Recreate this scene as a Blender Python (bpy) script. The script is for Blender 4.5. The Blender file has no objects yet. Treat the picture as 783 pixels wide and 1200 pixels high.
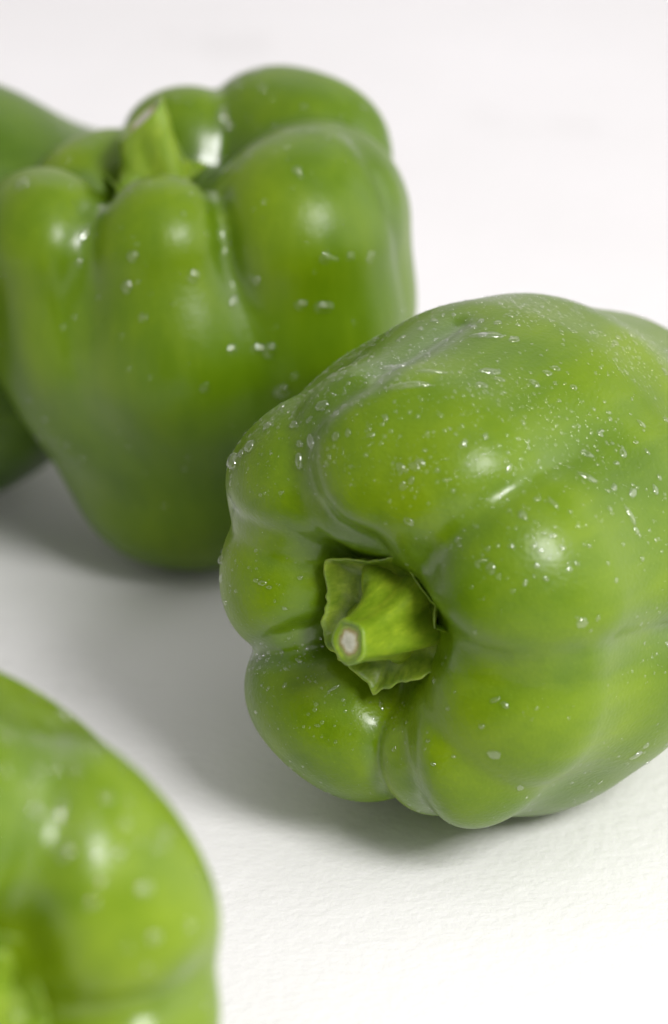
import bpy, bmesh, math, random
import numpy as np
from mathutils import Vector, Matrix
from mathutils.bvhtree import BVHTree
from mathutils import noise as mnoise

random.seed(7)
rng = np.random.default_rng(7)
S = bpy.context.scene
COL = S.collection

# ------------------------------------------------------------------ camera
W0, H0, F0 = 783.0, 1200.0, 4340.0          # frame size and focal length in photo pixels
PITCH = math.radians(25.0)
CAMZ = 0.328
cp, sp = math.cos(PITCH), math.sin(PITCH)
FWD = Vector((0, cp, -sp)); UP = Vector((0, sp, cp)); RIGHT = Vector((1, 0, 0))
CAM = Vector((0, -0.60, CAMZ))
cam_d = bpy.data.cameras.new('camera')
cam = bpy.data.objects.new('camera', cam_d); COL.objects.link(cam)
cam.location = CAM; cam.rotation_euler = (math.radians(90) - PITCH, 0, 0)
cam_d.sensor_fit = 'VERTICAL'; cam_d.sensor_height = 36.0; cam_d.sensor_width = 36.0 * W0 / H0
cam_d.lens = F0 / H0 * 36.0
cam_d.clip_start = 0.01; cam_d.clip_end = 60
cam_d.dof.use_dof = True; cam_d.dof.focus_distance = 0.632; cam_d.dof.aperture_fstop = 10.5
S.camera = cam

def ray(px, py):
    return FWD + RIGHT * ((px - W0 / 2) / F0) + UP * ((H0 / 2 - py) / F0)

# ------------------------------------------------------------------ world, lamps, exposure
world = bpy.data.worlds.new("World"); S.world = world; world.use_nodes = True
bg = world.node_tree.nodes['Background']
bg.inputs[0].default_value = (1.0, 0.965, 0.985, 1); bg.inputs[1].default_value = 0.48
S.view_settings.view_transform = 'Standard'; S.view_settings.look = 'None'
S.view_settings.exposure = 0.0; S.view_settings.gamma = 1.0; S.view_settings.use_curve_mapping = False
S.cycles.use_denoising = True
S.cycles.max_bounces = 10; S.cycles.transmission_bounces = 6; S.cycles.transparent_max_bounces = 8
S.cycles.sample_clamp_indirect = 4
S.cycles.caustics_refractive = False; S.cycles.caustics_reflective = False

def area(name, loc, target, sx, sy, power, col=(1, 1, 1)):
    d = bpy.data.lights.new(name, 'AREA'); d.shape = 'RECTANGLE'; d.size = sx; d.size_y = sy
    d.energy = power; d.color = col
    o = bpy.data.objects.new(name, d); COL.objects.link(o); o.location = loc
    o.rotation_euler = (Vector(target) - Vector(loc)).to_track_quat('-Z', 'Y').to_euler()
    return o
# key softbox on the right in front, a soft top light, a light for the backdrop, a weak white panel on the right
area('key_softbox', (0.66, -0.92, 1.02), (0.0, 0.04, 0.03), 0.50, 0.46, 22, (1.0, 0.985, 0.98))
area('top_softbox', (0.35, -0.35, 1.55), (0.0, 0.15, 0.0), 1.3, 1.1, 2.5, (1.0, 0.975, 0.985))
area('background_softbox', (0.1, 1.45, 1.25), (0.0, 1.15, 0.0), 1.6, 0.8, 3, (1.0, 0.97, 0.985))
area('side_panel', (1.15, 0.05, 0.42), (0.0, 0.04, 0.04), 1.5, 1.1, 8, (1.0, 0.98, 0.97))

# ------------------------------------------------------------------ materials
def mat(name):
    m = bpy.data.materials.new(name); m.use_nodes = True
    nt = m.node_tree; return m, nt, nt.nodes['Principled BSDF']
def N(nt, typ, **kw):
    n = nt.nodes.new(typ)
    for k, v in kw.items():
        if k.startswith('i_'):
            n.inputs[k[2:].replace('_', ' ')].default_value = v
        else: setattr(n, k, v)
    return n
def ramp(nt, stops, src):
    r = nt.nodes.new('ShaderNodeValToRGB'); e = r.color_ramp.elements
    while len(e) > 1: e.remove(e[-1])
    e[0].position = stops[0][0]; e[0].color = (*stops[0][1], 1)
    for p, c in stops[1:]:
        x = e.new(p); x.color = (*c, 1)
    nt.links.new(src, r.inputs[0]); return r

def skin_material(name, shift=0.0, seed=0.0, rough=0.31):
    m, nt, b = mat(name)
    tc = N(nt, 'ShaderNodeTexCoord')
    mp = N(nt, 'ShaderNodeMapping'); mp.inputs['Location'].default_value = (seed, seed * .7, seed * .3)
    nt.links.new(tc.outputs['Object'], mp.inputs[0])
    n1 = N(nt, 'ShaderNodeTexNoise', i_Scale=30.0, i_Detail=3.0, i_Roughness=0.5)
    nt.links.new(mp.outputs[0], n1.inputs['Vector'])
    # streaks that run from the stem down the flesh
    mp2 = N(nt, 'ShaderNodeMapping'); mp2.inputs['Scale'].default_value = (1, 1, 0.25)
    nt.links.new(mp.outputs[0], mp2.inputs[0])
    n2 = N(nt, 'ShaderNodeTexNoise', i_Scale=130.0, i_Detail=4.0, i_Roughness=0.6)
    nt.links.new(mp2.outputs[0], n2.inputs['Vector'])
    mx = N(nt, 'ShaderNodeMath', operation='MULTIPLY_ADD'); mx.inputs[1].default_value = 0.22
    nt.links.new(n2.outputs[0], mx.inputs[0])
    ad = N(nt, 'ShaderNodeMath', operation='MULTIPLY_ADD'); ad.inputs[1].default_value = 0.28; ad.inputs[2].default_value = 0.28 - 0.11 + shift
    nt.links.new(n1.outputs[0], ad.inputs[0]); nt.links.new(ad.outputs[0], mx.inputs[2])
    # painted crease shade and the yellowish shoulder tone near the stem (mesh attribute)
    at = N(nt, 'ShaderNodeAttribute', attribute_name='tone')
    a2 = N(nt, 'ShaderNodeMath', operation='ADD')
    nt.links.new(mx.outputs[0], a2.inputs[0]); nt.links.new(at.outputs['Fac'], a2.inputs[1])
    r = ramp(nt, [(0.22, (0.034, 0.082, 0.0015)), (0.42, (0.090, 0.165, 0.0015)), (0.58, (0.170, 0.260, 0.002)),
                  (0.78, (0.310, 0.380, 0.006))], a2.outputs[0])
    # fine pale specks in the cuticle
    v = N(nt, 'ShaderNodeTexVoronoi', i_Scale=900.0); nt.links.new(mp.outputs[0], v.inputs['Vector'])
    sr = ramp(nt, [(0.0, (1, 1, 1)), (0.16, (0, 0, 0))], v.outputs['Distance'])
    mix = N(nt, 'ShaderNodeMix', data_type='RGBA'); mix.inputs[7].default_value = (0.33, 0.45, 0.06, 1)
    sc = N(nt, 'ShaderNodeMath', operation='MULTIPLY'); sc.inputs[1].default_value = 0.25
    nt.links.new(sr.outputs[0], sc.inputs[0]); nt.links.new(sc.outputs[0], mix.inputs[0])
    nt.links.new(r.outputs[0], mix.inputs[6]); nt.links.new(mix.outputs[2], b.inputs['Base Color'])
    # relief: gentle dents plus fine orange-peel
    n3 = N(nt, 'ShaderNodeTexNoise', i_Scale=260.0, i_Detail=3.0); nt.links.new(mp2.outputs[0], n3.inputs['Vector'])
    n4 = N(nt, 'ShaderNodeTexNoise', i_Scale=1300.0, i_Detail=3.0); nt.links.new(mp.outputs[0], n4.inputs['Vector'])
    b1 = N(nt, 'ShaderNodeBump', i_Strength=0.25, i_Distance=0.0005); nt.links.new(n3.outputs[0], b1.inputs['Height'])
    b2 = N(nt, 'ShaderNodeBump', i_Strength=0.8, i_Distance=0.00012); nt.links.new(n4.outputs[0], b2.inputs['Height'])
    nt.links.new(b1.outputs[0], b2.inputs['Normal']); nt.links.new(b2.outputs[0], b.inputs['Normal'])
    rr = N(nt, 'ShaderNodeMapRange'); rr.inputs['To Min'].default_value = rough - 0.06; rr.inputs['To Max'].default_value = rough + 0.10
    nt.links.new(n3.outputs[0], rr.inputs[0]); nt.links.new(rr.outputs[0], b.inputs['Roughness'])
    b.inputs['IOR'].default_value = 1.36
    b.inputs['Subsurface Weight'].default_value = 0.08
    b.inputs['Subsurface Radius'].default_value = (0.7, 1.0, 0.1)
    b.inputs['Subsurface Scale'].default_value = 0.003
    # a film of water gathers in the creases
    aw = N(nt, 'ShaderNodeAttribute', attribute_name='wet')
    mw_ = N(nt, 'ShaderNodeMapRange'); mw_.inputs['From Min'].default_value = 0.15; mw_.inputs['To Min'].default_value = 0.0; mw_.inputs['To Max'].default_value = 0.9
    nt.links.new(aw.outputs['Fac'], mw_.inputs[0]); nt.links.new(mw_.outputs[0], b.inputs['Coat Weight'])
    b.inputs['Coat Roughness'].default_value = 0.14; b.inputs['Coat IOR'].default_value = 1.4
    return m

def stem_material(name, c0, c1, seed=0.0):
    m, nt, b = mat(name)
    tc = N(nt, 'ShaderNodeTexCoord')
    mp = N(nt, 'ShaderNodeMapping'); mp.inputs['Location'].default_value = (seed, seed, 0)
    mp.inputs['Scale'].default_value = (1, 1, 0.3)
    nt.links.new(tc.outputs['Object'], mp.inputs[0])
    n = N(nt, 'ShaderNodeTexNoise', i_Scale=420.0, i_Detail=6.0, i_Roughness=0.65); nt.links.new(mp.outputs[0], n.inputs['Vector'])
    r = ramp(nt, [(0.3, c0), (0.55, tuple((a + b_) / 2 for a, b_ in zip(c0, c1))), (0.72, c1)], n.outputs[0])
    nt.links.new(r.outputs[0], b.inputs['Base Color'])
    bp = N(nt, 'ShaderNodeBump', i_Strength=0.6, i_Distance=0.0004); nt.links.new(n.outputs[0], bp.inputs['Height'])
    nt.links.new(bp.outputs[0], b.inputs['Normal'])
    b.inputs['Roughness'].default_value = 0.38
    b.inputs['Subsurface Weight'].default_value = 0.2; b.inputs['Subsurface Scale'].default_value = 0.002
    b.inputs['Subsurface Radius'].default_value = (0.6, 1.0, 0.2)
    return m

M_SKIN = [skin_material('wet_green_skin', 0.055, 0.0), skin_material('green_skin_back', 0.035, 3.1, 0.30),
          skin_material('green_skin_front', 0.10, 5.3, 0.31), skin_material('green_skin_far', -0.1, 8.7, 0.32)]
M_STEM = stem_material('stem_green', (0.10, 0.19, 0.004), (0.27, 0.37, 0.018))
M_CALYX = stem_material('calyx_green', (0.085, 0.155, 0.004), (0.26, 0.34, 0.03), 2.0)
M_STEMY = stem_material('stem_pale_green', (0.13, 0.23, 0.008), (0.27, 0.37, 0.03), 4.0)

def cut_material():
    m, nt, b = mat('cut_stem_pith')
    at = N(nt, 'ShaderNodeAttribute', attribute_name='tone')
    tc = N(nt, 'ShaderNodeTexCoord')
    n = N(nt, 'ShaderNodeTexNoise', i_Scale=1500.0, i_Detail=4.0); nt.links.new(tc.outputs['Object'], n.inputs['Vector'])
    ma = N(nt, 'ShaderNodeMath', operation='MULTIPLY_ADD'); ma.inputs[1].default_value = 0.35
    nt.links.new(n.outputs[0], ma.inputs[0]); nt.links.new(at.outputs['Fac'], ma.inputs[2])
    r = ramp(nt, [(0.0, (0.45, 0.46, 0.34)), (0.50, (0.62, 0.61, 0.50)), (0.62, (0.50, 0.46, 0.28)), (0.72, (0.30, 0.24, 0.07)),
                  (0.80, (0.28, 0.38, 0.06)), (1.0, (0.24, 0.34, 0.035))], ma.outputs[0])
    nt.links.new(r.outputs[0], b.inputs['Base Color']); b.inputs['Roughness'].default_value = 0.5
    bp = N(nt, 'ShaderNodeBump', i_Strength=0.5, i_Distance=0.0003); nt.links.new(n.outputs[0], bp.inputs['Height'])
    nt.links.new(bp.outputs[0], b.inputs['Normal'])
    return m
M_CUT = cut_material()

def water_material(name, dew):
    m = bpy.data.materials.new(name); m.use_nodes = True; nt = m.node_tree; nt.nodes.clear()
    out = N(nt, 'ShaderNodeOutputMaterial')
    g = N(nt, 'ShaderNodeBsdfGlass', i_Roughness=0.0, i_IOR=1.33)
    # part of the light passes straight through, as it does where a thin film of water wets the skin
    t = N(nt, 'ShaderNodeBsdfTransparent'); gl = N(nt, 'ShaderNodeBsdfGlossy', i_Roughness=0.05 if not dew else 0.12)
    fr = N(nt, 'ShaderNodeFresnel', i_IOR=1.45)
    m1 = N(nt, 'ShaderNodeMixShader'); m2 = N(nt, 'ShaderNodeMixShader', i_Fac=0.90 if not dew else 1.0)
    fa = N(nt, 'ShaderNodeMath', operation='ADD'); fa.inputs[1].default_value = 0.11 if not dew else 0.06
    nt.links.new(fr.outputs[0], fa.inputs[0])
    ge = N(nt, 'ShaderNodeNewGeometry'); om = N(nt, 'ShaderNodeMath', operation='SUBTRACT'); om.inputs[0].default_value = 1.0
    nt.links.new(ge.outputs['Backfacing'], om.inputs[1])
    mu = N(nt, 'ShaderNodeMath', operation='MULTIPLY'); nt.links.new(fa.outputs[0], mu.inputs[0]); nt.links.new(om.outputs[0], mu.inputs[1])
    nt.links.new(mu.outputs[0], m1.inputs[0]); nt.links.new(t.outputs[0], m1.inputs[1]); nt.links.new(gl.outputs[0], m1.inputs[2])
    nt.links.new(g.outputs[0], m2.inputs[1]); nt.links.new(m1.outputs[0], m2.inputs[2])
    nt.links.new(m2.outputs[0], out.inputs['Surface'])
    return m
M_WATER = water_material('water', False); M_DEW = water_material('dew', True)

def table_material():
    m, nt, b = mat('white_painted_board')
    tc = N(nt, 'ShaderNodeTexCoord')
    n1 = N(nt, 'ShaderNodeTexNoise', i_Scale=7.0, i_Detail=4.0); nt.links.new(tc.outputs['Object'], n1.inputs['Vector'])
    r = ramp(nt, [(0.3, (0.80, 0.79, 0.785)), (0.7, (0.86, 0.85, 0.85))], n1.outputs[0])
    nt.links.new(r.outputs[0], b.inputs['Base Color'])
    mp = N(nt, 'ShaderNodeMapping'); mp.inputs['Scale'].default_value = (0.9, 1.0, 1)
    nt.links.new(tc.outputs['Object'], mp.inputs[0])
    n2 = N(nt, 'ShaderNodeTexNoise', i_Scale=480.0, i_Detail=5.0, i_Roughness=0.6); nt.links.new(mp.outputs[0], n2.inputs['Vector'])
    n3 = N(nt, 'ShaderNodeTexNoise', i_Scale=60.0, i_Detail=3.0, i_Distortion=0.6); nt.links.new(mp.outputs[0], n3.inputs['Vector'])
    n5 = N(nt, 'ShaderNodeTexNoise', i_Scale=16.0, i_Detail=5.0, i_Roughness=0.65); nt.links.new(tc.outputs['Object'], n5.inputs['Vector'])
    st = ramp(nt, [(0.60, (0, 0, 0)), (0.78, (1, 1, 1))], n5.outputs[0])
    mxs = N(nt, 'ShaderNodeMix', data_type='RGBA'); mxs.inputs[7].default_value = (0.66, 0.65, 0.64, 1)
    nt.links.new(st.outputs[0], mxs.inputs[0]); nt.links.new(r.outputs[0], mxs.inputs[6]); nt.links.new(mxs.outputs[2], b.inputs['Base Color'])
    b1 = N(nt, 'ShaderNodeBump', i_Strength=0.45, i_Distance=0.0005); nt.links.new(n2.outputs[0], b1.inputs['Height'])
    b2 = N(nt, 'ShaderNodeBump', i_Strength=0.3, i_Distance=0.0012); nt.links.new(n3.outputs[0], b2.inputs['Height'])
    nt.links.new(b1.outputs[0], b2.inputs['Normal']); nt.links.new(b2.outputs[0], b.inputs['Normal'])
    b.inputs['Roughness'].default_value = 0.6
    return m
M_TABLE = table_material()

# ------------------------------------------------------------------ mesh helpers
def link(name, me, m, parent=None):
    o = bpy.data.objects.new(name, me); COL.objects.link(o)
    if m: me.materials.append(m)
    if parent: o.parent = parent
    return o
def from_np(name, V, Fc, smooth=True):
    me = bpy.data.meshes.new(name)
    me.from_pydata([tuple(v) for v in V], [], [tuple(int(i) for i in f) for f in Fc])
    if smooth: me.polygons.foreach_set('use_smooth', [True] * len(me.polygons))
    me.update(); return me
def set_tone(me, vals):
    a = me.attributes.new('tone', 'FLOAT', 'POINT'); a.data.foreach_set('value', np.asarray(vals, dtype=np.float32))

# ------------------------------------------------------------------ the white surface: one board that sweeps up far behind
def surface():
    prof = [(-1.6, 0.0), (1.6, 0.0)]
    R = 0.6
    for i in range(1, 13):
        a = math.radians(90 * i / 12); prof.append((1.6 + R * math.sin(a), R - R * math.cos(a)))
    prof.append((2.2, 2.4))
    V, Fc = [], []
    for y, z in prof: V += [(-2.5, y, z), (2.5, y, z)]
    for i in range(len(prof) - 1): Fc.append((2 * i, 2 * i + 1, 2 * i + 3, 2 * i + 2))
    o = link('tabletop', from_np('tabletop', V, Fc), M_TABLE)
    o['kind'] = 'structure'
surface()

# ------------------------------------------------------------------ implicit modelling (millimetres)
def seg_d(P, a, b, ra, rb):
    ab = b - a; L = float(ab @ ab)
    t = np.clip(((P - a) @ ab) / max(L, 1e-9), 0, 1)
    t = t * t * (3 - 2 * t) * 0.5 + t * 0.5
    d = np.linalg.norm(P - (a + t[:, None] * ab), axis=1)
    return d - (ra + (rb - ra) * t)
def smin(ds, k):
    D = np.stack(ds); m = D.min(0)
    return m - k * np.log(np.exp(-(D - m) / k).sum(0))

def wob(P, seed, freq, amp):
    r = np.random.default_rng(seed); out = np.zeros(len(P))
    for i in range(6):
        w = r.normal(size=3) * freq; ph = r.uniform(0, 6.28)
        out += np.sin(P @ w + ph)
    return out * amp / 2.4

class Pepper:
    """lobes: (angle, half width angle, R0, r0, ztop, Rm, rm, Rb, rb) ; mm, z = 0 at the stem base, body towards -z"""
    def __init__(s, lobes, core, height, cavity, seed, off=(0, 0), k0=1.1, k1=5.0, dents=(), fm=0.42, folds=()):
        s.folds = [(np.array(p, float), d0, d1, w) for p, d0, d1, w in folds]
        s.cols = []; s.core = core; s.cav = cavity; s.seed = seed; s.k0 = k0; s.k1 = k1; s.dents = dents; s.h = height
        for L in lobes:
            ang, w, R0, r0, zt, Rm, rm, Rb, rb = L[:9]
            cols = []
            n = 1 if w < 3 else (2 if w < 14 else 3)
            for j in range(n):
                u = 0 if n == 1 else -1 + 2 * j / (n - 1)
                a = math.radians(ang + u * w)
                c, s_ = math.cos(a), math.sin(a)
                e = 1.0 if (n < 3 or u != 0) else 1.0
                ox, oy = off
                def pt(R, z, q): return np.array([R * c + ox * q, R * s_ + oy * q, z])
                cols.append(((pt(R0 * e, zt - r0, 0.6), r0), (pt(Rm, -fm * height, 1), rm),
                             (pt(0.5 * (Rm + Rb) + 2.0, -(0.45 * fm + 0.33) * height, 1), 0.5 * (rm + rb) + 1.0), (pt(Rb, -height + rb, 1), rb)))
            s.cols.append(cols)
    def __call__(s, P):
        P = np.asarray(P, dtype=float)
        lob = []
        for cols in s.cols:
            ds = []
            for cl in cols:
                for A, B in zip(cl, cl[1:]): ds.append(seg_d(P, A[0], B[0], A[1], B[1]))
            lob.append(smin(ds, 2.2))
        D = np.stack(lob); m = D.min(0)
        t = np.clip((-P[:, 2] + 2) / (0.9 * s.h), 0, 1)
        k = s.k0 + (s.k1 - s.k0) * t
        d = m - k * np.log(np.exp(-(D - m) / k).sum(0))
        cx, cy, cz, ax, ay, az = s.core
        q = (P - np.array([cx, cy, cz])) / np.array([ax, ay, az])
        n = np.linalg.norm(q, axis=1); dc = (n - 1) * min(ax, ay, az)
        d = smin([d, dc], 3.0)
        if s.cav:
            R, zf, zc = s.cav        # round hollow for the stem
            q = P - np.array([0, 0, zc])
            dv = np.linalg.norm(q * np.array([1, 1, R / (zc - zf)]), axis=1) - R
            d = -smin([-d, dv], 1.6)
        for (c, r, dep) in s.dents:
            g = np.exp(-((P - np.array(c)) ** 2 / (2 * np.array(r) ** 2)).sum(1)); d = d + dep * g
        for (pl, d0, d1, w) in s.folds:      # creases pressed into the flesh along a line
            g = s.fold_g(P, pl, d0, d1, w); d = d + g
        d = d + wob(P, s.seed, 0.06, 0.55) + wob(P, s.seed + 5, 0.16, 0.16)
        return d

def fold_g(P, pl, d0, d1, w):
    lo = pl.min(0) - 16; hi = pl.max(0) + 16
    out = np.zeros(len(P)); m = ((P > lo) & (P < hi)).all(1)
    if not m.any(): return out
    Q = P[m]; best = np.full(len(Q), 1e9); par = np.zeros(len(Q)); L = len(pl) - 1
    for i in range(L):
        a, b = pl[i], pl[i + 1]; ab = b - a
        t = np.clip(((Q - a) @ ab) / (ab @ ab), 0, 1)
        dd = np.linalg.norm(Q - (a + t[:, None] * ab), axis=1)
        k = dd < best; best[k] = dd[k]; par[k] = (i + t[k]) / L
    dep = d0 + (d1 - d0) * par
    e = np.sqrt(best ** 2 + 0.16) - 0.4
    out[m] = dep * (0.45 * np.exp(-(best / (1.9 * w)) ** 2) + 0.55 * np.exp(-e / (0.6 * w)))
    return out
Pepper.fold_g = staticmethod(fold_g)

def isosurface(f, lo, hi, h):
    lo = np.array(lo, float); n = np.ceil((np.array(hi) - lo) / h).astype(int) + 1
    ax = [lo[i] + h * np.arange(n[i]) for i in range(3)]
    G = np.stack(np.meshgrid(*ax, indexing='ij'), -1).reshape(-1, 3)
    vals = np.concatenate([f(G[i:i + 200000]) for i in range(0, len(G), 200000)]).reshape(n)
    ins = vals < 0
    c = sum(ins[i:n[0] - 1 + i, j:n[1] - 1 + j, k:n[2] - 1 + k].astype(np.int8) for i in (0, 1) for j in (0, 1) for k in (0, 1))
    act = (c > 0) & (c < 8)
    idx = -np.ones(act.shape, int); cells = np.argwhere(act); idx[act] = np.arange(len(cells))
    V = lo + (cells + 0.5) * h
    Fs = []
    for a in range(3):
        b_, c_ = (a + 1) % 3, (a + 2) % 3
        sl0 = [slice(None)] * 3; sl1 = [slice(None)] * 3
        sl0[a] = slice(0, -1); sl1[a] = slice(1, None)
        A = ins[tuple(sl0)]; B = ins[tuple(sl1)]
        E = np.argwhere(A != B)
        E = E[(E[:, b_] > 0) & (E[:, c_] > 0) & (E[:, b_] < n[b_] - 1) & (E[:, c_] < n[c_] - 1)]
        eb = np.zeros(3, int); eb[b_] = 1; ec = np.zeros(3, int); ec[c_] = 1
        q = [idx[tuple((E - eb - ec).T)], idx[tuple((E - ec).T)], idx[tuple(E.T)], idx[tuple((E - eb).T)]]
        Q = np.stack(q, 1); flip = ~A[tuple(E.T)]
        Q[flip] = Q[flip][:, ::-1]; Fs.append(Q)
    return V, np.concatenate(Fs)
def grad(f, V, e=0.05):
    g = np.zeros_like(V)
    for i in range(3):
        d = np.zeros(3); d[i] = e
        g[:, i] = (f(V + d) - f(V - d)) / (2 * e)
    return g
def project(f, V, it=3, lim=1.0):
    for _ in range(it):
        d = f(V); g = grad(f, V); gg = (g * g).sum(1) + 1e-6
        st = -(d / np.maximum(gg, 0.15))[:, None] * g
        L = np.linalg.norm(st, axis=1, keepdims=True); st *= np.minimum(1, lim / np.maximum(L, 1e-9))
        V = V + st
    return V
def relax(V, Q, it=2, lam=0.5):
    e = np.concatenate([Q[:, [0, 1]], Q[:, [1, 2]], Q[:, [2, 3]], Q[:, [3, 0]]])
    for _ in range(it):
        acc = np.zeros_like(V); cnt = np.zeros(len(V))
        np.add.at(acc, e[:, 0], V[e[:, 1]]); np.add.at(acc, e[:, 1], V[e[:, 0]])
        np.add.at(cnt, e[:, 0], 1); np.add.at(cnt, e[:, 1], 1)
        V = V + lam * (acc / np.maximum(cnt, 1)[:, None] - V)
    return V
def split_quads(V, Q):
    e = np.concatenate([Q[:, [0, 1]], Q[:, [1, 2]], Q[:, [2, 3]], Q[:, [3, 0]]]); es = np.sort(e, 1)
    key = es[:, 0].astype(np.int64) * len(V) + es[:, 1]
    u, first, inv = np.unique(key, return_index=True, return_inverse=True)
    mid = (V[es[first, 0]] + V[es[first, 1]]) / 2
    cen = V[Q].mean(1); nV = len(V); nE = len(u); nQ = len(Q)
    m = (inv.reshape(-1) + nV).reshape(4, nQ).T; c = nV + nE + np.arange(nQ)
    out = [np.stack([Q[:, i], m[:, i], c, m[:, (i - 1) % 4]], 1) for i in range(4)]
    return np.concatenate([V, mid, cen]), np.concatenate(out)

def pepper_mesh(f, name, h=1.6, sub=1, R=62, zlo=-112, zhi=22, tone_top=0.0):
    V, Q = isosurface(f, (-R, -R, zlo), (R, R, zhi), h)
    V = project(f, V, 3); V = relax(V, Q, 2); V = project(f, V, 2, 0.6)
    for _ in range(sub):
        V, Q = split_quads(V, Q); V = project(f, V, 2, 0.5)
    V = relax(V, Q, 1, 0.35)
    # tone: shade painted into the creases by concavity, yellowish shoulders near the stem
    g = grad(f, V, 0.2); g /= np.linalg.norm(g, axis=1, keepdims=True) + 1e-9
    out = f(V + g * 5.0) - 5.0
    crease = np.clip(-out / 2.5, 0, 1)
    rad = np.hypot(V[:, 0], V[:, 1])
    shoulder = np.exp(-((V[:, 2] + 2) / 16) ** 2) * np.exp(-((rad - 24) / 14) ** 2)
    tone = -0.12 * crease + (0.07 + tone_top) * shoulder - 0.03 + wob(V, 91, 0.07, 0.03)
    me = from_np(name, V * 0.001, Q); set_tone(me, tone)
    wet = np.clip(crease * 1.6, 0, 1)
    a = me.attributes.new('wet', 'FLOAT', 'POINT'); a.data.foreach_set('value', wet.astype(np.float32))
    return me, V

# ------------------------------------------------------------------ placing: stem base on a photo ray, lowest point on the board
def place(me_pts_mm, rot, anchor_px, pt=(0, 0, 0)):
    """returns world matrix so that local origin (stem base) lies on the ray of anchor_px and the lowest point touches z=0"""
    P = (np.array(rot) @ me_pts_mm.T).T * 0.001
    q = rot @ Vector(pt) * 0.001
    H = -P[:, 2].min()
    r = ray(*anchor_px); d = (H + q.z - CAM.z) / r.z
    loc = CAM + r * d - q
    print('placed at', [round(v, 4) for v in loc], 'depth', round(d, 4), 'H', round(H, 4))
    return Matrix.Translation(loc) @ rot.to_4x4()
def frame_from_axis(z, roll=0.0):
    z = Vector(z).normalized()
    e1 = RIGHT - z * RIGHT.dot(z)
    if e1.length < 0.3: e1 = UP - z * UP.dot(z)
    e1.normalize(); e2 = z.cross(e1)
    R = Matrix((e1, e2, z)).transposed()
    return R @ Matrix.Rotation(math.radians(roll), 3, 'Z')
def camvec(x, u, f):                        # vector given along the camera's right, up and forward
    return RIGHT * x + UP * u + FWD * f

# ------------------------------------------------------------------ stems
def stem_parts(parent, path, prof, mat_s, ridges=5, seed=1, cut_tilt=(0, 0), rim=0.5, nseg=48, shear=0.0, squash=1.0):
    """path: list of local points (mm); prof: radius at each. Builds 'stem' and 'cut_end'."""
    r_ = random.Random(seed)
    P = [Vector(p) for p in path]; n = len(P)
    # densify
    def cr(a, b, c, d, t): return 0.5 * ((2 * b) + (c - a) * t + (2 * a - 5 * b + 4 * c - d) * t * t + (3 * b - a - 3 * c + d) * t ** 3)
    Q, Rr = [], []
    for i in range(n - 1):
        a, b, c, d = P[max(i - 1, 0)], P[i], P[i + 1], P[min(i + 2, n - 1)]
        ra, rb, rc, rd = prof[max(i - 1, 0)], prof[i], prof[i + 1], prof[min(i + 2, n - 1)]
        for k in range(8):
            t = k / 8; Q.append(cr(a, b, c, d, t)); Rr.append(cr(ra, rb, rc, rd, t))
    Q.append(P[-1]); Rr.append(prof[-1])
    V, Fc = [], []
    ph = [r_.uniform(0, 6.28) for _ in range(3)]
    last = None
    for i, (q, rr) in enumerate(zip(Q, Rr)):
        u = i / (len(Q) - 1)
        tdir = (Q[min(i + 1, len(Q) - 1)] - Q[max(i - 1, 0)]).normalized()
        if u > 0.93: tdir = (tdir + Vector((cut_tilt[0], cut_tilt[1], 0)) * ((u - 0.93) / 0.07)).normalized()
        e1 = (Vector((1, 0, 0)) - tdir * tdir.x).normalized(); e2 = tdir.cross(e1)
        row = []
        for j in range(nseg):
            a = 2 * math.pi * j / nseg
            am = 0.22 * (1 - u) ** 1.3 + 0.04
            rad = rr * (1 + am * math.cos(ridges * a + ph[0] + u * 0.8) + 0.04 * math.cos(2 * a + ph[1]) + 0.03 * math.sin(3 * a + ph[2] + 3 * u))
            rad += 0.12 * mnoise.noise(Vector((a * 2, u * 6, seed)))
            sh = shear * rad * math.cos(a) * max(0.0, (u - 0.45) / 0.55) ** 1.5
            row.append(q + e1 * (rad * math.cos(a)) + e2 * (rad * math.sin(a) * squash) + tdir * sh)
        V += row; last = (q, tdir, e1, e2, row)
    for i in range(len(Q) - 1):
        for j in range(nseg):
            k = (j + 1) % nseg
            Fc.append((i * nseg + j, i * nseg + k, (i + 1) * nseg + k, (i + 1) * nseg + j))
    # rounded lip turning into the cut
    q, td, e1, e2, row = last
    base = len(V) - nseg
    for s_, dz in ((0.95, 0.22), (0.86, 0.28), (0.78, 0.1), (0.72, -0.12)):
        b0 = len(V)
        for p in row: V.append(q + (p - q) * s_ + td * dz)
        for j in range(nseg):
            k = (j + 1) % nseg; Fc.append((base + j, base + k, b0 + k, b0 + j))
        base = b0
    me = from_np('stem', np.array([tuple(v) for v in V]) * 0.001, Fc); link('stem', me, mat_s, parent)
    V, Fc, tone = [], [], []
    rings = [0.74, 0.68, 0.6, 0.5, 0.38, 0.25, 0.12]
    for ri, s_ in enumerate(rings):
        for p in row:
            w = 0.10 * mnoise.noise((p - q) * 1.3 + Vector((0, 0, seed)))
            V.append(q + (p - q) * s_ + td * (-0.10 + 0.35 * max(0, 0.62 - s_) + w)); tone.append(s_ / 0.74 * 0.80 + w * 0.5 - 0.05)
    V.append(q + td * 0.12); tone.append(0.0)
    for i in range(len(rings) - 1):
        for j in range(nseg):
            k = (j + 1) % nseg; Fc.append((i * nseg + j, i * nseg + k, (i + 1) * nseg + k, (i + 1) * nseg + j))
    b0 = (len(rings) - 1) * nseg
    for j in range(nseg): Fc.append((b0 + j, b0 + (j + 1) % nseg, len(V) - 1))
    me = from_np('cut_end', np.array([tuple(v) for v in V]) * 0.001, Fc); set_tone(me, tone)
    link('cut_end', me, M_CUT, parent)

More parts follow.
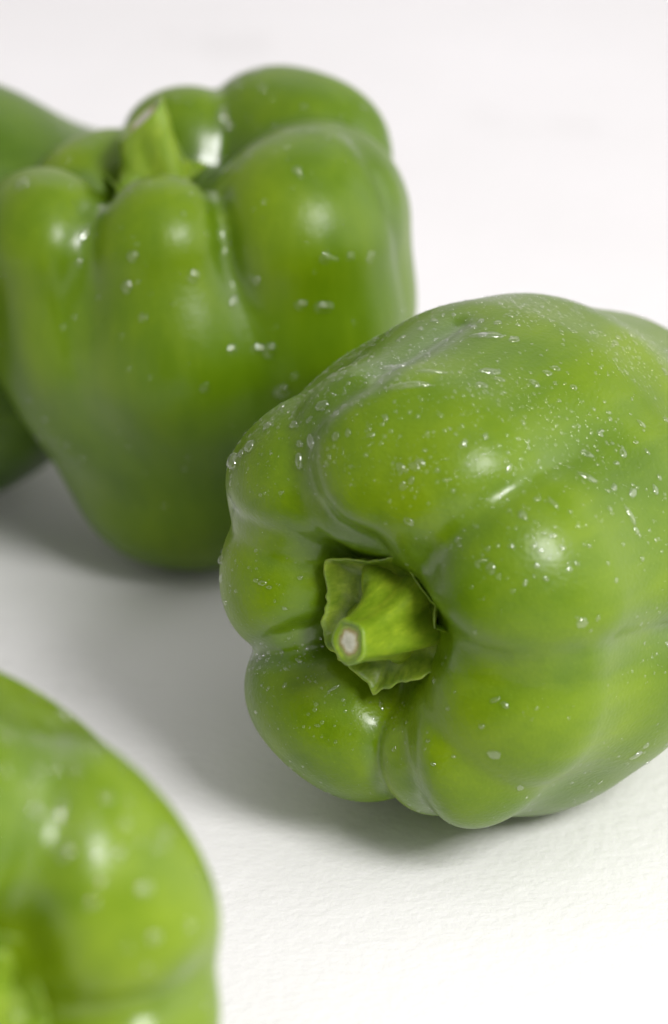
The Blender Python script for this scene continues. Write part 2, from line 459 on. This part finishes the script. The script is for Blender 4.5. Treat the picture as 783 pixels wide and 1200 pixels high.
def calyx(parent, corners, m, z0=1.2, rim_h=2.4, seed=3, inner=4.0, at=(0, 0), k=1.0):
    """corners: list of (angle deg, radius mm) of the pointed tips, star-rimmed collar with a thin curled edge"""
    cs = sorted(corners); nseg = 160
    def rad(a):
        a = a % 360
        for i in range(len(cs)):
            a0, r0 = cs[i]; a1, r1 = cs[(i + 1) % len(cs)]
            if i == len(cs) - 1: a1 += 360
            x = a if a >= a0 else a + 360
            if a0 <= x <= a1:
                p0 = Vector((r0 * math.cos(math.radians(a0)), r0 * math.sin(math.radians(a0))))
                p1 = Vector((r1 * math.cos(math.radians(a1)), r1 * math.sin(math.radians(a1))))
                t = (x - a0) / (a1 - a0); p = p0.lerp(p1, t)
                tip = max(math.exp(-(t / 0.07) ** 2), math.exp(-((1 - t) / 0.07) ** 2))
                return p.length * (1 - 0.03 * math.sin(math.pi * t)) * (1 + 0.01 * tip), tip
        return cs[0][1], 0
    rows = [(inner, 0.6, 0), (0.45, -0.2, 1), (0.65, -0.5, 1), (0.80, 0.0, 1), (0.90, 0.9, 1), (0.96, 1.9, 1), (1.0, 2.6, 1), (1.035, 2.75, 1),
            (1.03, 2.2, 1), (0.985, 1.3, 1), (0.92, 0.1, 1), (0.82, -1.0, 1), (0.6, -1.6, 1)]
    V, Fc = [], []
    for (s_, z, rel) in rows:
        for j in range(nseg):
            a = 360.0 * j / nseg; r, tip = rad(a); ar = math.radians(a)
            nz = mnoise.noise(Vector((math.cos(ar) * 2.2, math.sin(ar) * 2.2, seed)))
            nz2 = mnoise.noise(Vector((math.cos(ar) * 7, math.sin(ar) * 7, seed + 4)))
            rr = s_ * r if rel else s_
            out = max(0, (s_ - 0.75) / 0.28) if rel else 0
            rr *= 1 + out * (0.05 * nz + 0.045 * nz2)
            zz = z0 + z * rim_h / 2.6 * (1 if not rel else 1 + out * (0.6 * nz + 0.2 * nz2)) - out * tip * 0.3
            zz += 0.25 * mnoise.noise(Vector((rr * math.cos(ar) * 0.5, rr * math.sin(ar) * 0.5, seed)))
            V.append((at[0] + k * rr * math.cos(ar), at[1] + k * rr * math.sin(ar), zz))
    for i in range(len(rows) - 1):
        for j in range(nseg):
            k = (j + 1) % nseg; Fc.append((i * nseg + j, i * nseg + k, (i + 1) * nseg + k, (i + 1) * nseg + j))
    me = from_np('calyx', np.array(V) * 0.001, Fc)
    me.flip_normals()
    return link('calyx', me, m, parent)

# ------------------------------------------------------------------ water
def bvh_of(me):
    return BVHTree.FromPolygons([v.co.copy() for v in me.vertices], [tuple(p.vertices) for p in me.polygons])
def drop_geo(bvh, c, nrm, tdir, a, b, h, nr=4, ns=12, seed=0, irr=0.12):
    """a water drop lying on the skin: verts follow the skin, dome height h. all metres, local space"""
    t = (tdir - nrm * tdir.dot(nrm)).normalized(); s_ = nrm.cross(t)
    V, Fc = [], []
    def on(p):
        loc, n, i, d = bvh.find_nearest(p)
        return (loc, n) if loc is not None else (p, nrm)
    l, n = on(c); V.append(l + n * h)
    for r in range(1, nr + 1):
        u = r / nr
        for j in range(ns):
            an = 2 * math.pi * j / ns
            w = 1 + irr * mnoise.noise(Vector((math.cos(an) * 1.4, math.sin(an) * 1.4, seed * 3.7)))
            p = c + t * (a * u * w * math.cos(an)) + s_ * (b * u * w * math.sin(an))
            l, n = on(p)
            z = h * math.sqrt(max(0.0, 1 - (r / nr) ** 2.4)) if r < nr else -0.12 * h - 0.00002
            V.append(l + n * z)
    for j in range(ns): Fc.append((0, 1 + j, 1 + (j + 1) % ns))
    for r in range(1, nr):
        o0 = 1 + (r - 1) * ns; o1 = 1 + r * ns
        for j in range(ns):
            k = (j + 1) % ns; Fc.append((o0 + j, o1 + j, o1 + k, o0 + k))
    b0 = 1 + (nr - 1) * ns
    l, n = on(c); V.append(l - n * (0.15 * h + 0.00004)); q = len(V) - 1
    for j in range(ns): Fc.append((q, b0 + (j + 1) % ns, b0 + j))
    return V, Fc
def add_drop(parent, bvh, c, nrm, tdir, a, b, h, seed=0, irr=0.25):
    V, Fc = drop_geo(bvh, c, nrm, tdir, a, b, h, nr=6, ns=20, seed=seed, irr=irr)
    link('water_drop', from_np('water_drop', V, Fc), M_WATER, parent)
def mist(parent, me, bvh, n, dens, rmin, rmax, seed, power=2.5, name='fine_droplets'):
    r_ = np.random.default_rng(seed)
    nv = len(me.vertices)
    co = np.zeros(nv * 3); me.vertices.foreach_get('co', co); co = co.reshape(-1, 3)
    no = np.zeros(nv * 3); me.vertices.foreach_get('normal', no); no = no.reshape(-1, 3)
    w = dens(co, no); w = np.maximum(w, 0)
    if w.sum() <= 0: return
    pick = r_.choice(nv, size=n, p=w / w.sum())
    rad = rmin + (rmax - rmin) * r_.random(n) ** power
    ns = 8; V = []; Fc = []
    prof = ((1.0, -0.10), (0.93, 0.22), (0.62, 0.50), (0.0, 0.62))
    jit = r_.normal(size=(n, 3)) * 0.0004
    for i in range(n):
        p, nn, _, _ = bvh.find_nearest(Vector(co[pick[i]] + jit[i]))
        if p is None: continue
        t = nn.orthogonal().normalized(); s_ = nn.cross(t); R = rad[i]; b0 = len(V)
        e = 1 + 0.25 * r_.random(); ph = r_.random() * 3
        for (k, z) in prof[:-1]:
            for j in range(ns):
                a = 2 * math.pi * j / ns
                V.append(p + t * (R * k * math.cos(a) * e) + s_ * (R * k * math.sin(a)) + nn * (R * z))
        V.append(p + nn * (R * prof[-1][1]))
        for rr in range(2):
            for j in range(ns):
                k = (j + 1) % ns; Fc.append((b0 + rr * ns + j, b0 + rr * ns + k, b0 + (rr + 1) * ns + k, b0 + (rr + 1) * ns + j))
        for j in range(ns): Fc.append((b0 + 2 * ns + j, b0 + 2 * ns + (j + 1) % ns, b0 + 3 * ns))
        Fc.append(tuple(b0 + j for j in range(ns - 1, -1, -1)))
    o = link(name, from_np(name, V, Fc), M_DEW, parent); o['kind'] = 'stuff'
    return o
def scatter_drops(parent, me, bvh, n, dens, rmin, rmax, seed, h=0.45):
    r_ = np.random.default_rng(seed); nv = len(me.vertices)
    co = np.zeros(nv * 3); me.vertices.foreach_get('co', co); co = co.reshape(-1, 3)
    no = np.zeros(nv * 3); me.vertices.foreach_get('normal', no); no = no.reshape(-1, 3)
    w = np.maximum(dens(co, no), 0); pick = r_.choice(nv, size=n, p=w / w.sum())
    for i in pick:
        R = rmin + (rmax - rmin) * r_.random() ** 2
        e = 1 + r_.random() * 0.8
        add_drop(parent, bvh, Vector(co[i]), Vector(no[i]), Vector(r_.normal(size=3)), R * e, R, R * h, seed=int(i) % 97)
def pick_px(mw, bvh, px, py):
    inv = mw.inverted(); o = inv @ CAM; d = (inv.to_3x3() @ ray(px, py)).normalized()
    return bvh.ray_cast(o, d)[:2]

def root(name, mw, label, cat, group):
    o = bpy.data.objects.new(name, None); COL.objects.link(o); o.matrix_world = mw
    o.empty_display_size = 0.02
    o['label'] = label; o['category'] = cat; o['group'] = group
    return o
GROUP = 'green bell peppers on the white surface'

# ------------------------------------------------------------------ 1. the sharp pepper lying on its side
#       angle  w   R0   r0  ztop  Rm   rm   Rb  rb
lobesA = [(20, 9, 26.0, 17.5, 13.0, 25.8, 20.0, 14, 18),
          (66, 8, 26.0, 16.5, 12.5, 25.3, 20.0, 17, 18),
          (88, 8, 26.0, 16.5, 13.0, 25.3, 19.5, 16, 18),
          (128, 8, 26.0, 14.0, 9.5, 24.5, 17.0, 15, 16),
          (170, 8, 21.0, 12.5, 7.0, 21, 16.0, 14, 15),
          (240, 15, 24.0, 12.5, 5.5, 22, 17.0, 14, 14),
          (303, 7, 26.0, 13.5, 8.0, 26, 17.0, 17, 15),
          (337, 7, 26.0, 14.5, 9.5, 27, 18.0, 19, 15)]
fA = Pepper(lobesA, (2, 3, -46, 35, 35, 41), 96, (13.5, -0.5, 14.0), 11, k0=0.5, k1=3.0, fm=0.33, folds=[
    ([(13.4, 15.2, 11.9), (16.0, 18.8, 12.9), (19.6, 22.5, 12.4), (24.2, 26.2, 9.1), (28.4, 28.8, 2.2), (31.2, 29.7, -14.4)], 3.4, 0.0, 3.0),
    ([(13.0, 2.0, 7.0), (15.8, 1.4, 10.3), (18.6, 0.4, 11.5), (23.7, -1.0, 12.0), (30.2, -1.6, 10.9), (35.3, -0.8, 8.7), (41.5, 0.7, 2.2), (43.4, -0.8, -16.8), (43.5, -0.8, -34), (42, -1, -55)], 6.0, 1.0, 2.8),
    ([(2.1, -13.1, 1.3), (6.2, -16.7, 6.4), (8.1, -23.4, 8.4), (9.5, -28.9, 7.2), (11, -36, -2)], 4.6, 3.0, 2.4),
    ([(-11.0, -3.8, -0.1), (-14.8, -4.4, 3.6), (-19.1, -5.9, 5.0), (-22.7, -8.0, 3.9)], 3.4, 1.0, 2.2),
    ([(-8.0, 10.8, 4.2), (-15.0, 13.7, 8.8), (-23.7, 15.0, 7.0), (-28, 16.5, 3)], 2.4, 1.6, 2.4),
    ([(2.1, 15.2, 9.7), (-3.7, 17.3, 11.0), (-8.0, 22.4, 11.6), (-10.1, 27.8, 10.9), (-10.2, 32.7, 9.6), (-7.7, 36.9, 8.4), (-1.0, 42.3, 4.4), (0.3, 44.4, -11.1), (1.1, 45.5, -24.8)], 4.0, 1.8, 2.2),
    ([(-1.7, -9.2, 0.0), (-5.2, -11.6, 4.1), (-9.2, -16.0, 7.4)], 1.6, 0.4, 3.0)])
meA, VA = pepper_mesh(fA, 'skin')
rotA = frame_from_axis(-camvec(0.5, 0.235, 0.835))
mwA = place(VA, rotA, (450, 722))
rootA = root('bell_pepper', mwA, 'dew-covered green bell pepper lying on its side in sharp focus, stem towards the viewer', 'bell pepper', GROUP)
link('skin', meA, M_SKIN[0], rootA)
bvA = bvh_of(meA)
calyx(rootA, [(139, 14.5), (70, 13.0), (20, 12.5), (-34, 15.0), (266, 14.5), (203, 13.5)], M_CALYX, z0=2.0, rim_h=3.0, seed=3, at=(1.8, 1.2), k=0.90)
stem_parts(rootA, [(3.5, 1.5, -1), (3.8, 1.4, 2), (4.2, 1.2, 5), (4.3, 0.9, 9.5), (4.2, 1.0, 15), (4.0, 1.3, 19)],
           [9.4, 8.0, 6.6, 5.3, 4.1, 3.9], M_STEM, ridges=5, seed=4, cut_tilt=(-0.3, 0.1))
# ------------------------------------------------------------------ 2. the standing pepper behind it
lobesB = [(-91, 6, 20.0, 13.0, 6.5, 22, 15, 7, 14),
          (-18, 14, 29.0, 18.0, 10.0, 26, 18, 9, 14),
          (42, 9, 33.5, 16.0, 12.0, 29, 17, 9, 14),
          (82, 6, 23.0, 10.5, 9.0, 22, 14, 7, 14),
          (140, 12, 18.0, 11.5, 5.0, 17, 16, 5, 14),
          (210, 8, 26.5, 13.0, 7.0, 24, 15, 9, 15)]
fB = Pepper(lobesB, (3, 0, -30, 24, 24, 29), 73, (10.5, -1.0, 12.0), 23, off=(4, 0), k0=0.6, k1=4.5, fm=0.36, folds=[
    ([(9, -12, 3.5), (13, -22.0, 4.0), (14.3, -27.1, -1.0), (15.7, -30.2, -10.2), (17.3, -33.5, -21.1), (18.0, -33.5, -33.5)], 1.5, 0.2, 3.0),
    ([(-6.5, -14.5, 3.0), (-8.5, -19.9, 3.9), (-12.4, -24.3, 2.3), (-14.8, -28.8, -3.5), (-16.2, -29.4, -11.8), (-16.1, -31.4, -23.2), (-14.8, -31.1, -34.0)], 2.2, 0.2, 3.0),
    ([(38.0, -4.6, 9.8), (42.6, -14.7, 6.1), (45.7, -19.8, -2.5), (47.2, -16.8, -16.0), (47.8, -16.4, -23.2)], 1.4, 0.5, 3.0)])
meB, VB = pepper_mesh(fB, 'skin', h=2.0)
rotB = Matrix.Rotation(math.radians(-4), 3, 'Y')
mwB = place(VB, rotB, (180, 212))
rootB = root('bell_pepper', mwB, 'blurred green bell pepper standing upright on its tip, stem on top', 'bell pepper', GROUP)
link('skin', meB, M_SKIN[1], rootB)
bvB = bvh_of(meB)
calyx(rootB, [(20, 11), (90, 10.5), (160, 11), (235, 10.5), (300, 11)], M_STEMY, z0=0.0, rim_h=1.6, seed=8)
stem_parts(rootB, [(0, 0, -1), (0, 0, 1.2), (0, 0, 4), (-0.5, 0, 8), (-0.8, 0, 11.5), (-1, 0, 13)],
           [8.4, 7.4, 6.4, 5.8, 5.4, 5.2], M_STEMY, ridges=4, seed=9, shear=0.6)
# ------------------------------------------------------------------ 3. the pepper in front at the left edge
lobesC = [(36, 20, 24.0, 16.0, 11.0, 21, 19, 12, 17),
          (98, 13, 24.0, 15.5, 12.0, 22, 19, 12, 17),
          (150, 14, 23.0, 14.0, 10.0, 21, 18, 12, 17),
          (210, 14, 23.0, 14.0, 10.0, 21, 18, 12, 17),
          (262, 10, 23.0, 13.0, 9.0, 21, 18, 12, 17),
          (342, 7, 26.0, 13.5, 8.5, 24, 18, 12, 17)]
fC = Pepper(lobesC, (0, 0, -43, 29, 29, 42), 88, (12.5, -0.5, 14.0), 37, k0=1.0, k1=4.0, folds=[
    ([(6.5, 9.4, 5.9), (8.0, 17.6, 11.4), (10.3, 23.2, 11.2), (12.3, 28.4, 8.6), (14.4, 33.2, 3.3), (17.9, 36.0, -13.0)], 5.0, 1.2, 2.8),
    ([(12.5, -1.8, 3.9), (20.7, -1.3, 8.8), (28.3, -0.4, 8.3), (33.4, 1.6, 6.1)], 2.5, 2.0, 3.0)])
meC, VC = pepper_mesh(fC, 'skin', h=2.0)
rotC = frame_from_axis(-camvec(-0.36, 0.12, 0.93))
mwC = place(VC, rotC, (-52, 1172))
rootC = root('bell_pepper', mwC, 'bright green bell pepper cut off by the lower left corner, nearest the viewer', 'bell pepper', GROUP)
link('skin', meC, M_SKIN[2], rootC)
bvC = bvh_of(meC)
calyx(rootC, [(40, 12.5), (95, 12), (160, 12), (225, 12), (290, 12), (345, 12.5)], M_STEMY, z0=0.8, rim_h=2.4, seed=15)
stem_parts(rootC, [(0, 0, -1), (0, 0, 1.5), (0, -0.3, 4.5), (-1, -2, 9), (-2, -4, 14)],
           [9.0, 8.0, 6.0, 4.6, 4.2], M_STEMY, ridges=5, seed=12)
# ------------------------------------------------------------------ 4. the pepper far behind at the left edge
lobesD = [(-90, 15, 25.0, 17.0, 8.0, 23, 20, 10, 18),
          (-20, 16, 25.0, 17.0, 9.0, 23, 20, 10, 18),
          (55, 16, 25.0, 17.0, 11.0, 23, 20, 10, 18),
          (130, 14, 25.0, 16.0, 9.0, 23, 20, 10, 18),
          (200, 16, 25.0, 16.0, 8.0, 23, 20, 10, 18)]
fD = Pepper(lobesD, (0, 0, -42, 28, 28, 38), 84, (11, -0.5, 14.0), 53, k0=1.0, k1=4.0)
meD, VD = pepper_mesh(fD, 'skin', h=2.2)
rotD = frame_from_axis(-Vector((0.8, 0.5, -0.12)))
mwD = place(VD, rotD, (-25, 328), (0, 0, -45))
rootD = root('bell_pepper', mwD, 'very blurred green bell pepper farthest back, mostly hidden behind the standing one', 'bell pepper', GROUP)
link('skin', meD, M_SKIN[3], rootD)
calyx(rootD, [(20, 11), (90, 10.5), (160, 11), (235, 10.5), (300, 11)], M_STEMY, z0=0.0, rim_h=1.6, seed=18)
stem_parts(rootD, [(0, 0, -1), (0, 0, 1.2), (0, 0, 4), (0.6, 0.6, 9), (1.2, 1.5, 14)],
           [9.0, 7.5, 5.6, 4.6, 4.2], M_STEMY, ridges=5, seed=19)
DROPS = True

# ------------------------------------------------------------------ water on the skins
def world_up(mw):                            # world up in a pepper's own axes
    return np.array(mw.to_3x3().inverted() @ Vector((0, 0, 1)))
def facing(mw, co, no):                      # how much a spot faces the viewer's side of the table
    c = np.array(mw.inverted() @ CAM); d = c - co; d /= np.linalg.norm(d, axis=1, keepdims=True)
    return (no * d).sum(1)
def dens_maker(mw, seed, up_pow=1.0, base=0.15, face=True):
    u = world_up(mw)
    def f(co, no):
        up = np.clip(no @ u, 0, 1) ** up_pow
        patch = np.clip(0.6 + wob(co * 1000, seed, 0.12, 0.8), 0.05, 2)
        rad = np.hypot(co[:, 0], co[:, 1]) * 1000
        keep = (rad > 15) | (co[:, 2] < -0.02)
        vis = np.clip(facing(mw, co, no) + 0.25, 0, 1) > 0
        return (base + up) * patch * keep * vis
    return f
scatter_drops(rootA, meA, bvA, 190, lambda co, no, f=dens_maker(mwA, 8, 1.0, 0.25): f(co, no) ** 1.5 * (facing(mwA, co, no) > 0.08), 0.00022, 0.00085, 31)
scatter_drops(rootB, meB, bvB, 36, lambda co, no, f=dens_maker(mwB, 9, 1.0, 0.5): f(co, no) * (facing(mwB, co, no) > 0.08), 0.0004, 0.0013, 32)
scatter_drops(rootC, meC, bvC, 70, lambda co, no, f=dens_maker(mwC, 10, 1.0, 0.3): f(co, no) * (facing(mwC, co, no) > 0.08), 0.0004, 0.0011, 33)
mist(rootA, meA, bvA, 5500, dens_maker(mwA, 3, 0.8, 0.10), 0.00012, 0.00046, 21, power=3.5)
mist(rootB, meB, bvB, 350, dens_maker(mwB, 4, 0.8, 0.3), 0.00015, 0.0007, 22, power=3.0)
mist(rootC, meC, bvC, 700, dens_maker(mwC, 5, 0.8, 0.2), 0.00015, 0.0006, 23, power=3.0)
# (x, y, half length mm, half width mm, height mm, slant degrees) of the drops one can pick out
dropsA = [(572, 394, 3.4, 1.1, .6, 4), (478, 452, 4.2, .9, .5, 2), (462, 432, 2.4, 1.0, .6, -8), (505, 436, 3.0, .6, .4, 5),
          (574, 436, 2.2, .9, .5, 25), (564, 452, 1.4, .9, .5, 30), (585, 445, 1.2, .6, .4, 0), (626, 450, 1.2, .9, .5, -35), (543, 520, 1.0, .6, .45, 50),
          (596, 549, 1.0, .6, .4, 55), (569, 512, .8, .5, .4, 80), (688, 560, 2.2, .8, .5, -8), (738, 604, 2.2, .7, .5, -55), (714, 597, .7, .6, .45, 0),
          (648, 590, 1.4, .5, .4, -60), (613, 604, 1.3, .7, .45, -70), (599, 640, .6, .5, .4, 0), (565, 657, .6, .5, .4, 0), (560, 663, .5, .4, .35, 0),
          (649, 628, .7, .5, .4, 20), (634, 645, .6, .5, .35, 0), (626, 640, .6, .5, .35, 0), (637, 625, .5, .4, .3, 0), (660, 643, .6, .5, .35, 0),
          (682, 730, 1.2, 1.0, .35, 0), (674, 660, .6, .4, .4, -60), (629, 663, .7, .5, .4, -30), (639, 678, .8, .4, .4, -35), (700, 724, .6, .4, .35, 60),
          (580, 820, 1.1, .5, .4, 20), (592, 826, .9, .5, .4, -40), (579, 884, 1.3, 1.1, .35, 0), (745, 885, 1.4, .8, .4, 20), (748, 882, .8, .6, .4, 0),
          (352, 540, .9, 1.5, .9, 0), (366, 518, 1.0, 1.8, .9, 20), (352, 520, .7, .7, .6, 0), (276, 541, 1.5, 1.6, 1.5, 0), (295, 524, 1.3, 1.2, 1.2, 0),
          (284, 532, .8, .8, .7, 0), (378, 476, 1.4, 1.0, .8, 10), (345, 498, 1.0, .8, .6, 0), (330, 478, .8, .6, .5, 0), (314, 500, 1.0, .7, .6, 0),
          (308, 683, 1.0, .5, .4, 5), (300, 680, .6, .4, .35, 0), (316, 688, .6, .4, .35, 0), (352, 677, .6, .4, .3, 0), (258, 612, .8, .7, .6, 0),
          (252, 650, .9, .9, .7, 0), (252, 672, .6, .8, .5, 0), (257, 700, .6, .6, .4, 0), (307, 770, .8, .6, .5, 0), (352, 776, .5, .4, .35, 0),
          (447, 826, .5, 1.4, .4, 10), (392, 806, 1.4, .35, .3, 35), (376, 748, .5, .5, .45, 0), (378, 757, .5, .5, .45, 0), (525, 830, .5, .4, .35, 0),
          (502, 868, .5, .4, .35, 0), (532, 886, .5, .4, .35, 0), (508, 895, .5, .4, .35, 0), (372, 850, .6, .3, .3, 0), (655, 470, .5, .4, .3, 0),
          (700, 545, .5, .4, .3, 0), (717, 520, .5, .4, .35, 0), (758, 530, .8, .4, .35, -60), (772, 560, .7, .5, .4, -70), (705, 505, .5, .4, .3, 0),
          (531, 575, .5, .4, .3, 0), (452, 490, .5, .8, .35, 10), (437, 510, .4, .6, .35, 0), (482, 563, .9, .5, .4, 45), (498, 528, .5, .4, .3, 0),
          (668, 600, .5, .4, .3, 0), (730, 638, .5, .4, .3, 0), (752, 655, .6, .5, .35, 0), (690, 640, .5, .4, .3, 0), (712, 660, .5, .4, .3, 0)]
dropsB = [(316, 411, 1.6, 1.6, .9, 0), (329, 458, 1.7, 1.8, 1.0, 0), (379, 359, 2.0, 1.3, .9, 0), (352, 357, 1.2, 1.2, .7, 0), (227, 324, 1.3, 1.4, .8, 0),
          (381, 302, 1.2, 1.2, .7, 0), (149, 336, 1.2, 1.4, .8, 0), (272, 410, 1.2, 1.2, .6, 0), (156, 300, 1.1, 1.4, .7, 0), (300, 330, .9, .9, .5, 0),
          (262, 135, 1.6, 2.6, 1.0, -15), (266, 150, 1.2, 1.5, .8, 0), (98, 275, 1.2, 3.0, .9, -35), (27, 217, 1.6, 1.8, 1.0, 0), (348, 200, 1.0, .9, .5, 0),
          (168, 372, 1.0, 1.0, .6, 0), (240, 455, 1.0, 1.0, .5, 0), (410, 300, .9, .9, .5, 0)]
dropsC = [(74, 840, 1.3, 1.2, .8, 0), (8, 865, 1.3, 1.2, .7, 0), (44, 902, 1.0, 1.0, .6, 0), (64, 902, 1.0, 1.0, .6, 0), (87, 903, 1.0, 1.0, .6, 0),
          (40, 948, 1.4, 1.4, .6, 0), (74, 998, 1.5, 1.4, .7, 0), (70, 950, .9, 2.4, .7, -10), (123, 935, 1.0, 1.0, .5, 0), (112, 878, .9, .9, .5, 0),
          (180, 1098, 1.2, 1.1, .5, 0), (146, 965, .9, .9, .4, 0), (6, 903, 1.0, .9, .5, 0), (140, 1000, .9, .8, .5, 0), (45, 868, .9, .8, .5, 0)]
for rt, mw, bv, lst in ((rootA, mwA, bvA, dropsA), (rootB, mwB, bvB, dropsB), (rootC, mwC, bvC, dropsC)):
    inv3 = mw.to_3x3().inverted()
    for i, (px, py, a, b, h, sl) in enumerate(lst):
        c, n = pick_px(mw, bv, px, py)
        if c is None: c, n = pick_px(mw, bv, px + 8, py + 6)
        if c is None: continue
        sl = math.radians(sl)
        add_drop(rt, bv, c, n, inv3 @ (RIGHT * math.cos(sl) + UP * math.sin(sl)), a / 1000, b / 1000, h / 1000, seed=i)
